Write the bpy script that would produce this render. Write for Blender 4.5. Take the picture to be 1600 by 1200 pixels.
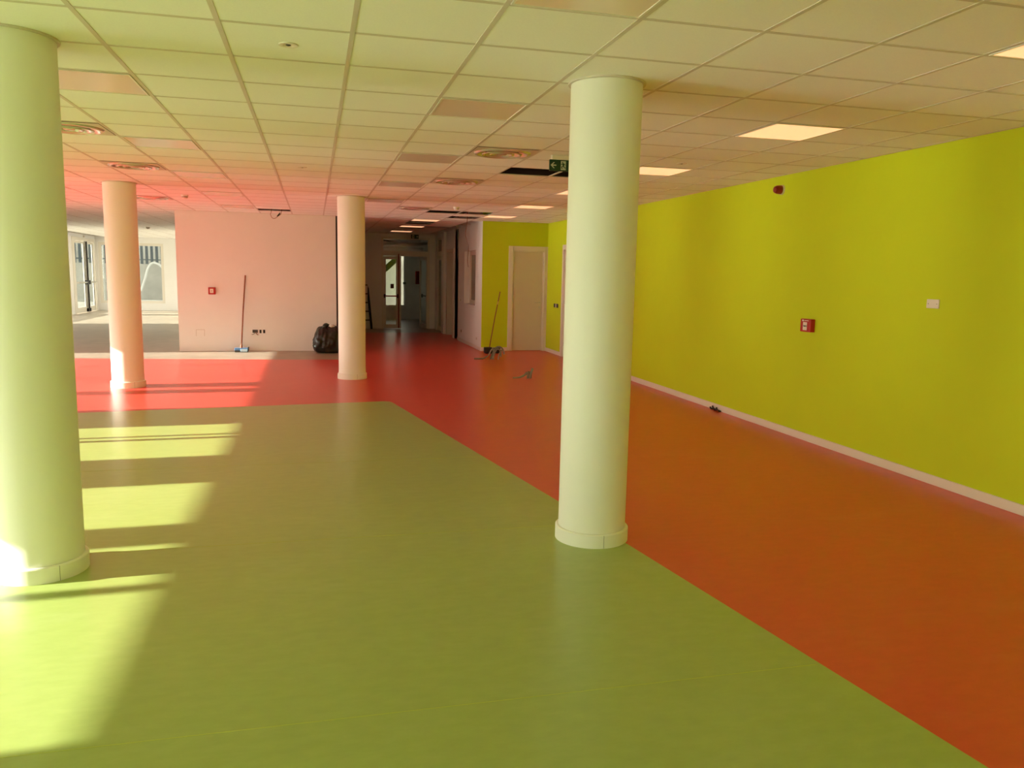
import bpy, math, random
from mathutils import Vector, Matrix
random.seed(7)
S = bpy.context.scene
for o in list(bpy.data.objects): bpy.data.objects.remove(o)
COL = S.collection

# ------------------------------------------------------------------ camera
F_PX, YAW, PITCH, ROLL, EYE = 1226.87, 0.24697, -0.13776, 0.020526, 1.6218
fw = Vector((math.sin(YAW)*math.cos(PITCH), math.cos(YAW)*math.cos(PITCH), math.sin(PITCH)))
r0 = Vector((math.cos(YAW), -math.sin(YAW), 0)); u0 = r0.cross(fw)
rt = r0*math.cos(ROLL) + u0*math.sin(ROLL); up = -r0*math.sin(ROLL) + u0*math.cos(ROLL)
cam_d = bpy.data.cameras.new('camera'); cam = bpy.data.objects.new('camera', cam_d); COL.objects.link(cam)
M4 = Matrix((rt, up, -fw)).transposed().to_4x4(); M4.translation = (0, 0, EYE)
cam.matrix_world = M4
cam_d.sensor_fit = 'HORIZONTAL'; cam_d.sensor_width = 36; cam_d.lens = F_PX/1600*36
cam_d.clip_start = .05; cam_d.clip_end = 400
S.camera = cam

# ------------------------------------------------------------------ sky, sun, exposure
SKY = 4.8
w = bpy.data.worlds.new('sky'); S.world = w; w.use_nodes = True
bg = w.node_tree.nodes['Background']; bg.inputs[0].default_value = (1.0, .94, .84, 1); bg.inputs[1].default_value = SKY
SUN_AZ, SUN_TAN = math.radians(2.5), .29
sd = Vector((math.cos(SUN_AZ), math.sin(SUN_AZ), -SUN_TAN)).normalized()
sl = bpy.data.lights.new('sun', 'SUN'); sl.energy = 22.5; sl.angle = math.radians(.5); sl.color = (1, .93, .82)
so = bpy.data.objects.new('sun', sl); COL.objects.link(so); so.rotation_euler = sd.to_track_quat('-Z', 'Y').to_euler()
so.location = (-12, 5, 6)
vs = S.view_settings; vs.view_transform = 'Standard'; vs.look = 'None'; vs.gamma = 1; vs.exposure = .17; vs.use_curve_mapping = False
S.cycles.diffuse_bounces = 8; S.cycles.max_bounces = 12; S.cycles.use_denoising = True; S.cycles.blur_glossy = 0

# ------------------------------------------------------------------ materials
def mat(name, col, rough=.6, spec=.3, metal=0, noise=0, nscale=6, col2=None, bump=0, bscale=60, emit=None, estr=1, stretch=None):
    m = bpy.data.materials.new(name); m.use_nodes = True; nt = m.node_tree; b = nt.nodes['Principled BSDF']
    b.inputs['Base Color'].default_value = (*col, 1); b.inputs['Roughness'].default_value = rough
    b.inputs['Specular IOR Level'].default_value = spec; b.inputs['Metallic'].default_value = metal
    tc = nt.nodes.new('ShaderNodeTexCoord')
    if noise:
        mp = nt.nodes.new('ShaderNodeMapping'); mp.inputs['Scale'].default_value = stretch or (1, 1, 1)
        nt.links.new(tc.outputs['Object'], mp.inputs[0])
        n = nt.nodes.new('ShaderNodeTexNoise'); n.inputs['Scale'].default_value = nscale; n.inputs['Detail'].default_value = 8; n.inputs['Roughness'].default_value = .65
        nt.links.new(mp.outputs[0], n.inputs['Vector'])
        rp = nt.nodes.new('ShaderNodeValToRGB'); c2 = col2 or tuple(min(1, c*(1+noise)) for c in col); c1 = tuple(c*(1-noise) for c in col) if not col2 else col
        rp.color_ramp.elements[0].position = .35; rp.color_ramp.elements[1].position = .68
        rp.color_ramp.elements[0].color = (*c1, 1); rp.color_ramp.elements[1].color = (*c2, 1)
        nt.links.new(n.outputs['Fac'], rp.inputs[0]); nt.links.new(rp.outputs[0], b.inputs['Base Color'])
    if bump:
        n2 = nt.nodes.new('ShaderNodeTexNoise'); n2.inputs['Scale'].default_value = bscale; n2.inputs['Detail'].default_value = 4
        nt.links.new(tc.outputs['Object'], n2.inputs['Vector'])
        bp = nt.nodes.new('ShaderNodeBump'); bp.inputs['Strength'].default_value = bump; bp.inputs['Distance'].default_value = .004
        nt.links.new(n2.outputs['Fac'], bp.inputs['Height']); nt.links.new(bp.outputs[0], b.inputs['Normal'])
    if emit:
        b.inputs['Emission Color'].default_value = (*emit, 1); b.inputs['Emission Strength'].default_value = estr
    return m

def glass_mat(name, tint, gl=.08):
    m = bpy.data.materials.new(name); m.use_nodes = True; nt = m.node_tree; nt.nodes.clear()
    out = nt.nodes.new('ShaderNodeOutputMaterial'); mx = nt.nodes.new('ShaderNodeMixShader'); t = nt.nodes.new('ShaderNodeBsdfTransparent'); g = nt.nodes.new('ShaderNodeBsdfGlossy')
    t.inputs[0].default_value = (*tint, 1); g.inputs['Roughness'].default_value = .02; mx.inputs[0].default_value = gl
    nt.links.new(t.outputs[0], mx.inputs[1]); nt.links.new(g.outputs[0], mx.inputs[2]); nt.links.new(mx.outputs[0], out.inputs[0])
    return m

def lino(name, c1, c2, scuff):
    """marbled linoleum: fine streaks, pale scuff smears, satin gloss"""
    m = bpy.data.materials.new(name); m.use_nodes = True; nt = m.node_tree; b = nt.nodes['Principled BSDF']; L = nt.links.new
    tc = nt.nodes.new('ShaderNodeTexCoord')
    def nz(scale, sc, det=8):
        mp = nt.nodes.new('ShaderNodeMapping'); mp.inputs['Scale'].default_value = sc; L(tc.outputs['Object'], mp.inputs[0])
        n = nt.nodes.new('ShaderNodeTexNoise'); n.inputs['Scale'].default_value = scale; n.inputs['Detail'].default_value = det; n.inputs['Roughness'].default_value = .6
        L(mp.outputs[0], n.inputs['Vector']); return n
    a = nz(9, (1, 2.2, 1)); rp = nt.nodes.new('ShaderNodeValToRGB'); rp.color_ramp.elements[0].position = .36; rp.color_ramp.elements[1].position = .66
    rp.color_ramp.elements[0].color = (*c1, 1); rp.color_ramp.elements[1].color = (*c2, 1); L(a.outputs['Fac'], rp.inputs[0])
    s = nz(1.7, (.8, 2, 1), 10); r2 = nt.nodes.new('ShaderNodeValToRGB'); r2.color_ramp.elements[0].position = .56; r2.color_ramp.elements[1].position = .80
    r2.color_ramp.elements[0].color = (0, 0, 0, 1); r2.color_ramp.elements[1].color = (.55, .55, .55, 1); L(s.outputs['Fac'], r2.inputs[0])
    f = nz(38, (1, 2.5, 1), 6); mm = nt.nodes.new('ShaderNodeMath'); mm.operation = 'MULTIPLY'; L(r2.outputs[0], mm.inputs[0]); L(f.outputs['Fac'], mm.inputs[1])
    mx = nt.nodes.new('ShaderNodeMixRGB'); L(mm.outputs[0], mx.inputs[0]); L(rp.outputs[0], mx.inputs[1]); mx.inputs[2].default_value = (*scuff, 1)
    L(mx.outputs[0], b.inputs['Base Color'])
    b.inputs['Roughness'].default_value = .30; b.inputs['Specular IOR Level'].default_value = .42
    bp = nt.nodes.new('ShaderNodeBump'); bp.inputs['Strength'].default_value = .04; bp.inputs['Distance'].default_value = .002; L(f.outputs['Fac'], bp.inputs['Height']); L(bp.outputs[0], b.inputs['Normal'])
    return m

M = dict(
    green_lino=lino('green_linoleum', (.355, .43, .125), (.385, .46, .14), (.49, .56, .26)),
    red_lino=lino('red_linoleum', (.64, .056, .043), (.68, .065, .050), (.71, .15, .11)),
    screed=mat('grey_screed', (.40, .34, .265), .36, .35, noise=.12, nscale=3, bump=.1, bscale=25),
    seam_green=mat('weld_green', (.50, .56, .12), .4),
    white=mat('white_paint', (.82, .81, .79), .75, .2, noise=.015, nscale=2, bump=.04, bscale=120),
    column=mat('column_paint', (.88, .87, .82), .6, .25, noise=.015, nscale=3, bump=.05, bscale=40, stretch=(1, 1, .15)),
    green=mat('green_paint', (.55, .65, .012), .62, .25, noise=.02, nscale=1.5, bump=.05, bscale=150),
    tile=mat('mineral_tile', (.90, .89, .85), .9, .1, noise=.02, nscale=120, bump=.12, bscale=260),
    runner=mat('grid_steel', (.64, .58, .51), .5, .3),  # tone lowered to put the grid's shadow lines into the colour
    plenum=mat('plenum_dark', (.035, .033, .030), .9, .1, noise=.3, nscale=3),
    panel_off=mat('acrylic_diffuser', (.86, .70, .60), .22, .5),  # pink tint puts the red floor's reflection into the colour
    panel_on=mat('acrylic_diffuser_lit', (.8, .75, .65), .35, .3, emit=(1.0, .48, .25), estr=.95),
    metal=mat('brushed_aluminium', (.62, .58, .52), .3, .5, metal=1),
    diff=mat('diffuser_enamel', (.70, .66, .60), .22, .6, metal=.55),
    plastic=mat('cream_plastic', (.78, .72, .64), .4, .4),
    red=mat('red_plastic', (.42, .010, .012), .35, .45),
    darkred=mat('dark_red_plastic', (.20, .006, .008), .3, .5),
    black=mat('black_plastic', (.012, .011, .010), .4, .4),
    bagm=mat('black_polythene', (.010, .009, .009), .28, .5, bump=.6, bscale=22),
    doorw=mat('door_laminate', (.66, .58, .47), .45, .35, noise=.01, nscale=3),
    framew=mat('door_frame_laminate', (.74, .67, .58), .45, .35),
    skirt=mat('skirting_pvc', (.78, .70, .62), .4, .4),
    alu_white=mat('white_aluminium', (.74, .70, .62), .4, .4),
    darkgrey=mat('dark_steel', (.06, .06, .055), .5, .4),
    bluegrey=mat('blue_grey_steel', (.16, .19, .22), .45, .4),
    rust=mat('bare_brick_red', (.20, .07, .035), .85, .1, noise=.25, nscale=12),
    wood=mat('stained_wood', (.28, .10, .045), .55, .3, noise=.2, nscale=20, stretch=(6, 6, 1)),
    bluem=mat('blue_plastic', (.10, .22, .42), .4, .4),
    paleblue=mat('pale_blue_cloth', (.45, .62, .75), .8, .1),
    grey=mat('grey_conduit', (.24, .22, .19), .55, .3),
    conc=mat('concrete', (.50, .50, .46), .85, .15, noise=.10, nscale=2.5, bump=.2, bscale=20),
    cream=mat('cream_render', (.80, .78, .66), .85, .1, noise=.04, nscale=2),
    ground=mat('pale_paving', (.46, .44, .39), .9, .1, noise=.08, nscale=1.2),
    hose=mat('white_hose', (.78, .80, .78), .45, .3),
    fence=mat('fence_grey', (.10, .13, .15), .6, .3),
    sign=mat('exit_green', (.004, .045, .028), .35, .4),
    signw=mat('exit_pale', (.55, .56, .46), .5, .2),
    beam=mat('grey_green_steel', (.16, .20, .18), .5, .3),
    yellow=mat('yellow_plastic', (.62, .45, .10), .45, .3),
    outl=mat('plaster_line', (.55, .48, .42), .8, .1),
    glass=glass_mat('clear_glass', (.93, .96, .94), .07),
    dglass=mat('dim_glass', (.20, .15, .11), .12, .5),
)

# ------------------------------------------------------------------ mesh helpers
ORG = {}
def org(o): return ORG.get(o.name, Vector((0, 0, 0))) if o else Vector((0, 0, 0))

class MB:
    def __init__(s): s.v = []; s.f = []
    def box(s, x0, x1, y0, y1, z0, z1):
        x0, x1 = min(x0, x1), max(x0, x1); y0, y1 = min(y0, y1), max(y0, y1); z0, z1 = min(z0, z1), max(z0, z1)
        n = len(s.v)
        s.v += [(x, y, z) for z in (z0, z1) for y in (y0, y1) for x in (x0, x1)]
        s.f += [tuple(n+i for i in q) for q in ((0, 2, 3, 1), (4, 5, 7, 6), (0, 1, 5, 4), (2, 6, 7, 3), (0, 4, 6, 2), (1, 3, 7, 5))]
        return s
    def bar(s, a, b, wx, wy, upv=(0, 0, 1)):
        a, b = Vector(a), Vector(b); d = (b-a).normalized(); x = d.cross(Vector(upv))
        if x.length < 1e-4: x = d.cross(Vector((0, 1, 0)))
        x.normalize(); y = x.cross(d); n = len(s.v)
        for p in (a, b):
            for sx, sy in ((-1, -1), (1, -1), (1, 1), (-1, 1)): s.v.append(tuple(p + x*sx*wx/2 + y*sy*wy/2))
        s.f += [tuple(n+i for i in q) for q in ((0, 3, 2, 1), (4, 5, 6, 7), (0, 1, 5, 4), (1, 2, 6, 5), (2, 3, 7, 6), (3, 0, 4, 7))]
        return s
    def tube(s, pts, r, n=10):
        pts = [Vector(p) for p in pts]; k0 = len(s.v); rs = r if isinstance(r, (list, tuple)) else [r]*len(pts)
        prev = None
        for i, p in enumerate(pts):
            d = (pts[min(i+1, len(pts)-1)] - pts[max(i-1, 0)]).normalized()
            x = d.cross(Vector((0, 0, 1))) if prev is None else prev - d*prev.dot(d)
            if x.length < 1e-4: x = d.cross(Vector((0, 1, 0)))
            x.normalize(); prev = x; y = d.cross(x)
            for k in range(n):
                a = 2*math.pi*k/n; s.v.append(tuple(p + x*math.cos(a)*rs[i] + y*math.sin(a)*rs[i]))
        for i in range(len(pts)-1):
            for k in range(n):
                s.f.append((k0+i*n+k, k0+i*n+(k+1) % n, k0+(i+1)*n+(k+1) % n, k0+(i+1)*n+k))
        s.f.append(tuple(k0+k for k in reversed(range(n)))); s.f.append(tuple(k0+(len(pts)-1)*n+k for k in range(n)))
        return s
    def lathe(s, prof, c=(0, 0, 0), n=48, axis='z', cap=True):
        k0 = len(s.v); c = Vector(c)
        for r, z in prof:
            for k in range(n):
                a = 2*math.pi*k/n; q = (r*math.cos(a), r*math.sin(a), z)
                if axis == 'x': q = (q[2], q[0], q[1])
                if axis == 'y': q = (q[0], q[2], q[1])
                s.v.append(tuple(c + Vector(q)))
        for i in range(len(prof)-1):
            for k in range(n): s.f.append((k0+i*n+k, k0+i*n+(k+1) % n, k0+(i+1)*n+(k+1) % n, k0+(i+1)*n+k))
        if cap:
            s.f.append(tuple(k0+k for k in reversed(range(n)))); s.f.append(tuple(k0+(len(prof)-1)*n+k for k in range(n)))
        return s
    def prism(s, poly, h0, h1, plane='xy'):
        n = len(poly); k = len(s.v)
        def P(a, b, h): return {'xy': (a, b, h), 'xz': (a, h, b), 'yz': (h, a, b)}[plane]
        s.v += [P(a, b, h0) for a, b in poly] + [P(a, b, h1) for a, b in poly]
        s.f.append(tuple(k+i for i in reversed(range(n)))); s.f.append(tuple(k+n+i for i in range(n)))
        for i in range(n): s.f.append((k+i, k+(i+1) % n, k+n+(i+1) % n, k+n+i))
        return s
    def mesh(s, name, m, o=Vector((0, 0, 0)), smooth=False):
        me = bpy.data.meshes.new(name); me.from_pydata([tuple(Vector(v)-o) for v in s.v], [], s.f); me.update()
        import bmesh
        b = bmesh.new(); b.from_mesh(me); bmesh.ops.recalc_face_normals(b, faces=b.faces); b.to_mesh(me); b.free()
        me.materials.append(M[m] if isinstance(m, str) else m)
        if smooth:
            me.polygons.foreach_set('use_smooth', [True]*len(me.polygons)); me.set_sharp_from_angle(angle=math.radians(38))
        return me
    def build(s, name, m, parent=None, smooth=False, bevel=0, o=None):
        po = org(parent)
        if o is None:
            if parent is None:
                xs = [v[0] for v in s.v]; ys = [v[1] for v in s.v]; zs = [v[2] for v in s.v]
                o = Vector(((min(xs)+max(xs))/2, (min(ys)+max(ys))/2, min(zs)))
            else: o = po
        o = Vector(o)
        ob = bpy.data.objects.new(name, s.mesh(name, m, o, smooth)); COL.objects.link(ob)
        ob.parent = parent; ob.location = o - po; ORG[ob.name] = o
        if bevel:
            bv = ob.modifiers.new('bevel', 'BEVEL'); bv.width = bevel; bv.segments = 2; bv.limit_method = 'ANGLE'
        return ob

def tag(o, label, cat, group=None, kind=None):
    o['label'] = label; o['category'] = cat
    if group: o['group'] = group
    if kind: o['kind'] = kind
    return o
def thing(name, label, cat, loc, group=None, kind=None):
    o = bpy.data.objects.new(name, None); COL.objects.link(o); o.location = loc; o.empty_display_size = .1; ORG[o.name] = Vector(loc)
    return tag(o, label, cat, group, kind)
def struct(mb, name, m, label, cat): return tag(mb.build(name, m), label, cat, kind='structure')
def smooth_path(pts, k=6):
    P = [Vector(p) for p in pts]; out = []
    for i in range(len(P)-1):
        a, b, c, d = P[max(i-1, 0)], P[i], P[i+1], P[min(i+2, len(P)-1)]
        for q in range(k):
            t = q/k; out.append(.5*((2*b) + (c-a)*t + (2*a-5*b+4*c-d)*t*t + (3*b-a-3*c+d)*t**3))
    return out + [P[-1]]

C = 2.7316                    # ceiling height
X0, Y0, T = -.4110, 3.9507, .6   # ceiling grid
WR, WL, YB, YF = 4.868, -7.9, -9.0, 32.5   # right wall, glazed left wall, wall behind, far wall
PW, GW = 16.55, 16.40         # white partition, green recess wall
PXL, PXR = -2.60, .45
CR, CE = 3.43, 23.1           # corridor right wall, corridor end
def gx(i): return X0 + T*i
def gy(j): return Y0 + T*j

# ------------------------------------------------------------------ floor
fl = MB(); fl.box(WL-.25, WR+.25, YB-.2, YF+.2, -.2, -.003)
floor = struct(fl, 'floor', 'screed', 'grey screed floor carrying the green and red linoleum sheets', 'floor')
gedge = [(3.9, YB), (2.195, 1.986), (1.69, 5.338), (.93, 9.86), (.90, 9.93), (.84, 9.955), (-2.56, 9.55), (WL, 8.93)]
MB().prism(gedge + [(WL, YB)], -.003, 0).build('green_linoleum', 'green_lino', floor)['label'] = 'lime green linoleum sheet'
red = [(WR, YB), (WR, 21.6), (.47, 21.6), (.47, 14.86), (-.49, 14.93), (-4.06, 15.32), (WL, 15.75)] + [(x, y) for x, y in reversed(gedge)]
MB().prism(red, -.003, 0).build('red_linoleum', 'red_lino', floor)['label'] = 'coral red linoleum sheet'
MB().box(WL, 2.06, 2.742, 2.7455, 0, .0009).build('weld_seam', 'seam_green', floor)
MB().box(WL, 1.75, 4.752, 4.7555, 0, .0007).build('weld_seam', 'seam_green', floor)
MB().box(WL, 1.45, 6.752, 6.7555, 0, .0007).build('weld_seam', 'seam_green', floor)

# ------------------------------------------------------------------ walls
wr = MB()
DRY0, DRY1 = 14.33, 15.23    # doorway in the right wall
wr.box(WR, WR+.2, YB-.2, DRY0, 0, C+.5); wr.box(WR, WR+.2, DRY1, GW, 0, C+.5); wr.box(WR, WR+.2, DRY0, DRY1, 2.16, C+.5)
struct(wr, 'wall_right', 'green', 'long lime green side wall on the right of the room', 'wall')
wg = MB(); DX0, DX1 = 4.09, 4.81
wg.box(CR+.005, DX0, GW, GW+.2, 0, C+.5); wg.box(DX1, WR+.2, GW, GW+.2, 0, C+.5); wg.box(DX0, DX1, GW, GW+.2, 2.15, C+.5)
struct(wg, 'wall_recess', 'green', 'short lime green wall with a door at the far right corner', 'wall')
wp = MB(); wp.box(PXL, PXR, PW, PW+.25, 0, C+.3)
wpo = struct(wp, 'wall_partition', 'white', 'white partition wall behind the two rear columns, tinted pink by the floor', 'wall')
MB().box(PXR-.022, PXR+.03, PW-.006, PW+.26, 0, C).build('edge_strip', 'black', wpo)['label'] = 'dark vertical strip at the end of the wall'  # black strip down the end edge of the partition
struct(MB().box(PXL-.002, PXL+.2, PW+.25, YF, 0, C+.3), 'wall_inner', 'white', 'white wall running back from the partition, out of sight', 'wall')
struct(MB().box(WL-.2, WR+.2, YB-.2, YB, 0, C+.5), 'wall_behind', 'white', 'white wall behind the camera', 'wall')

# corridor right wall with window, shaft and doorways
WY0, WY1, WZ0, WZ1 = 17.10, 18.42, .94, 2.15
OY0, OY1 = 19.24, 19.68      # open service shaft
D5a, D5b = 19.95, 20.88      # dark doorway
D4a, D4b = 21.66, 22.72      # glazed side door
cw = MB(); xx0, xx1 = CR, CR+.22
cw.box(xx0, xx1, GW+.001, WY0, 0, C+.3); cw.box(xx0, xx1, WY0, WY1, 0, WZ0); cw.box(xx0, xx1, WY0, WY1, WZ1, C+.3); cw.box(xx0, xx1, WY1, OY0, 0, C+.3)
cw.box(xx0, xx1, OY1, D5a, 0, C+.3); cw.box(xx0, xx1, D5a, D5b, 2.20, C+.3); cw.box(xx0, xx1, D5b, D4a, 0, C+.3)
cw.box(xx0, xx1, D4b, CE+.2, 0, C+.3); cw.box(xx0, xx1, D4a, D4b, 2.62, C+.3)
cw.box(xx0-.07, xx0, 21.10, 21.45, 0, C)
struct(cw, 'wall_corridor', 'white', 'pale side wall of the far corridor beside the green recess', 'wall')
# closed rooms behind the corridor wall
bk = MB(); bk.box(WR, WR+.2, GW+.2, 30, 0, C+.5); bk.box(CR+.22, WR, OY0-.12, OY0-.02, 0, C+.3); bk.box(CR+.22, WR, 21.2, 21.3, 0, C+.3); bk.box(CR+.22, WR, CE+.1, CE+.2, 0, C+.3)
struct(bk, 'wall_rooms', 'white', 'plain walls of the closed rooms beside the corridor', 'wall')
sh = thing('service_shaft', 'open service shaft in the corridor wall, dark above and brick red below', 'shaft', (CR+.1, (OY0+OY1)/2, 0), kind='structure')
MB().box(CR+.10, CR+.16, OY0, OY1, 0, 1.98).build('brick_backing', 'rust', sh)
MB().box(CR+.12, CR+.16, OY0, OY1, 1.98, C).build('dark_backing', 'black', sh)  # black sheet stands in for the dark depth of the shaft
for k in range(3): MB().box(CR+.03, CR+.06, OY0+.10+.10*k, OY0+.125+.10*k, 2.0, C-.01).build('metal_stud', 'bluegrey', sh)
MB().box(CR-.012, CR+.10, OY1, OY1+.045, 0, 2.72).build('jamb', 'framew', sh)

# corridor end wall, lobby behind, stair bay
we = MB()
we.box(1.60, 1.88, CE, CE+.2, 0, C+.3); we.box(1.88, 3.27, CE, CE+.2, 2.64, C+.3); we.box(3.27, CR, CE, CE+.2, 0, C+.3)
struct(we, 'wall_corridor_end', 'white', 'end wall of the corridor holding the glazed double door', 'wall')
lb = MB(); LY = 28.0
lb.box(1.60, 2.30, LY, LY+.2, 0, C+.3); lb.box(3.09, 3.64, LY, LY+.2, 0, C+.3); lb.box(2.30, 3.09, LY, LY+.2, 0, .46); lb.box(2.30, 3.09, LY, LY+.2, 2.30, C+.3)
lb.box(3.64, 3.80, 24.6, LY+.2, 0, C+.3); lb.box(3.64, WR, 24.5, 24.6, 0, C+.3); lb.box(1.40, 1.60, CE, LY+.2, 0, C+.3)
struct(lb, 'wall_lobby', 'white', 'white lobby walls seen through the glazed corridor door', 'wall')
st = MB(); st.box(PXL+.2, -1.9, 25.4, 25.6, 0, C+.8); st.box(.2, 1.4, 25.4, 25.6, 0, C+.8); st.box(-1.9, .2, 25.4, 25.6, 0, .3); st.box(-1.9, .2, 25.4, 25.6, 2.5, C+.8)
struct(st, 'wall_stair_bay', 'white', 'bluish white back wall of the stair bay left of the corridor', 'wall')

# glazed wall on the left: piers, header, one window per opening
OPEN = [(-8.6, -6.4), (-6.0, -3.6), (-3.3, -1.2), (-.9, 1.75), (2.43, 4.56), (4.88, 5.97), (6.83, 8.38), (9.43, 10.68), (10.95, 16.20), (24.75, 29.15)]
HEAD = 2.13
wl = MB(); prev = YB-.2
for a, b in OPEN + [(29.55, 32.38)]:
    th = .06 if a > 28 else .25
    wl.box(WL-th, WL, prev, a, 0, C+.5); h = 2.62 if a > 28 else HEAD
    wl.box(WL-th, WL, a, b, h, C+.5); prev = b
    if a == 24.75: wl.box(WL-.25, WL, a, b, 0, .3)
wl.box(WL-.06, WL, prev, YF+.2, 0, C+.5)
struct(wl, 'wall_left', 'white', 'white outer wall on the left with tall glazed openings', 'wall')
MULL = {4: [(3.86, .10)], 6: [(7.66, .08), (7.82, .06)], 8: [(12.35, .035), (13.90, .05), (15.2, .035)], 0: [(-7.5, .06)], 1: [(-4.8, .06)], 2: [(-2.2, .06)], 3: [(.4, .06)], 9: [(25.7, .05), (26.85, .10), (28.0, .08)]}
def window(n, label, a, b, z0, z1, mulls, xa, fr=.035, axis='y', dep=.06, m='alu_white', g='glass'):
    f = MB()
    def bx(mb, p, q, z, zz, d=dep):
        return mb.box(xa-d/2, xa+d/2, p, q, z, zz) if axis == 'y' else mb.box(p, q, xa-d/2, xa+d/2, z, zz)
    bx(f, a, a+fr, z0, z1); bx(f, b-fr, b, z0, z1); bx(f, a+fr, b-fr, z0, z0+fr); bx(f, a+fr, b-fr, z1-fr, z1)
    o = tag(f.build('window_%d' % n, m), label, 'window', kind='structure')
    for y, wd in mulls: bx(MB(), y-wd/2, y+wd/2, z0+fr, z1-fr, dep*.9).build('mullion', m, o)
    ys = [a+fr] + sum([[y-wd/2, y+wd/2] for y, wd in mulls], []) + [b-fr]
    for k in range(0, len(ys), 2): bx(MB(), ys[k], ys[k+1], z0+fr, z1-fr, .008).build('pane', g, o)
    return o
nwin = 0
for k, (a, b) in enumerate(OPEN):
    nwin += 1
    window(nwin, 'tall white framed window, number %s along the left outer wall' % ['one', 'two', 'three', 'four', 'five', 'six', 'seven', 'eight', 'nine', 'ten'][k], a, b, .3 if a == 24.75 else 0, HEAD, MULL.get(k, []), WL-.12)

# far wall with two windows
fw_ = MB(); FW = [(-7.80, -6.95), (-6.52, -5.55)]; fz0, fz1 = .27, 2.53
fw_.box(WL-.06, FW[0][0], YF, YF+.22, 0, C+.5); fw_.box(FW[0][1], FW[1][0], YF, YF+.22, 0, C+.5); fw_.box(FW[1][1], PXL+.2, YF, YF+.22, 0, C+.5)
for a, b in FW: fw_.box(a, b, YF, YF+.22, 0, fz0); fw_.box(a, b, YF, YF+.22, fz1, C+.5)
struct(fw_, 'wall_far', 'white', 'white far wall with windows in the room at the back left', 'wall')
window(11, 'white framed far window beside the double door at the back left', FW[0][0], FW[0][1], fz0, fz1, [], YF+.06, .10, 'x')
window(12, 'white framed far window showing the striped fence and the hose', FW[1][0], FW[1][1], fz0, fz1, [], YF+.06, .10, 'x')
# lobby and stair windows
window(13, 'bright lobby window seen through the glazed corridor door', 2.30, 3.09, .46, 2.30, [], LY+.1, .03, 'x')
window(14, 'unseen window added to light the stair bay, hidden behind the partition', -1.9, .2, .3, 2.5, [], 25.5, .05, 'x')  # stair window added out of view to bring light into the bay
# corridor window
window(15, 'small framed window set in the pale corridor wall', WY0, WY1, WZ0, WZ1, [], CR+.16, .09, 'y', .05, 'framew', 'dglass')

# ------------------------------------------------------------------ ceiling
ce = MB(); ce.box(WL-.25, WR+.25, YB-.2, YF+.3, C+.5, C+.65)
ceil = struct(ce, 'ceiling', 'plenum', 'suspended ceiling of square pale tiles on a metal grid', 'ceiling')
def zone(i, j):
    xc, yc = gx(i)+.3, gy(j)+.3
    if xc > WR or xc < WL or yc < YB or yc > YF: return None
    if yc < PW - .1: return 'main'
    if PXR < xc < CR and yc < LY: return 'corr'
    if yc < 25.3 and PXL+.2 < xc < 1.5: return 'corr'
    if gx(i) < PXL - .05: return 'far'
    return None
LIT = [(6, -2), (6, 2), (6, 6), (6, 10), (6, 14), (6, 18), (4, 21), (4, 25), (4, 29)]
OFF = [(2, -2), (2, 2), (2, 6), (2, 10), (2, 14), (-2, 2), (-2, 6), (-2, 10), (-2, 14), (-2, 18), (-2, -2), (-6, -2), (-6, 2), (-6, 6), (-6, 10), (-6, 14)]
DIF = [(3, 5), (3, 9), (3, 16), (-3, 5), (-3, 9), (-4, 16)]
HOLE = [(4, 7), (5, 7), (4, 17), (5, 17), (5, 19), (4, 22), (4, 23), (5, 25), (4, 26), (-1, 19)]
TAKEN = set(LIT + OFF + DIF + HOLE)
def cellspan(i, j):
    x0, x1, y0, y1 = gx(i), gx(i+1), gy(j), gy(j+1)
    z = zone(i, j)
    if z == 'main': x1 = min(x1, WR); x0 = max(x0, WL); y1 = min(y1, PW if x0 < PXR else GW if x0 > CR else 99); y0 = max(y0, YB)
    if z == 'corr': x1 = min(x1, CR)
    if z == 'far': x1 = min(x1, PXL); x0 = max(x0, WL); y1 = min(y1, YF)
    return x0, x1, y0, y1
cells = []
for i in range(-14, 10):
    for j in range(-23, 52):
        if zone(i, j) and (i, j) not in TAKEN:
            x0, x1, y0, y1 = cellspan(i, j)
            if x1-x0 > .05 and y1-y0 > .05:
                d = Vector(((x0+x1)/2, (y0+y1)/2, C-EYE)); z = d.dot(fw)
                px, py = (800+F_PX*d.dot(rt)/z, 600-F_PX*d.dot(up)/z) if z > .3 else (-9999, 0)
                vis = -150 < px < 1750 and -120 < py < 600
                if zone(i, j) == 'main' and px < 40 and py > 60: vis = False
                cells.append((0 if vis else 1, z if vis else 99, i, j, x0, x1, y0, y1))
cells.sort()
meshes = {}; rest = MB(); GAP = .0115
for n, (hid, z, i, j, x0, x1, y0, y1) in enumerate(cells):
    if n < 300 and not hid:
        key = (round(x1-x0, 3), round(y1-y0, 3))
        if key not in meshes:
            a, b = key[0]/2-GAP, key[1]/2-GAP
            meshes[key] = MB().box(-a, a, -b, b, .0025, .009).mesh('ceiling_tile', 'tile')
        o = bpy.data.objects.new('ceiling_tile', meshes[key]); COL.objects.link(o); o.parent = ceil
        o.location = Vector(((x0+x1)/2, (y0+y1)/2, C)) - org(ceil)
    else: rest.box(x0+GAP, x1-GAP, y0+GAP, y1-GAP, C+.0025, C+.009)
rest.build('ceiling_tiles', 'tile', ceil)['kind'] = 'stuff'
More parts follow.
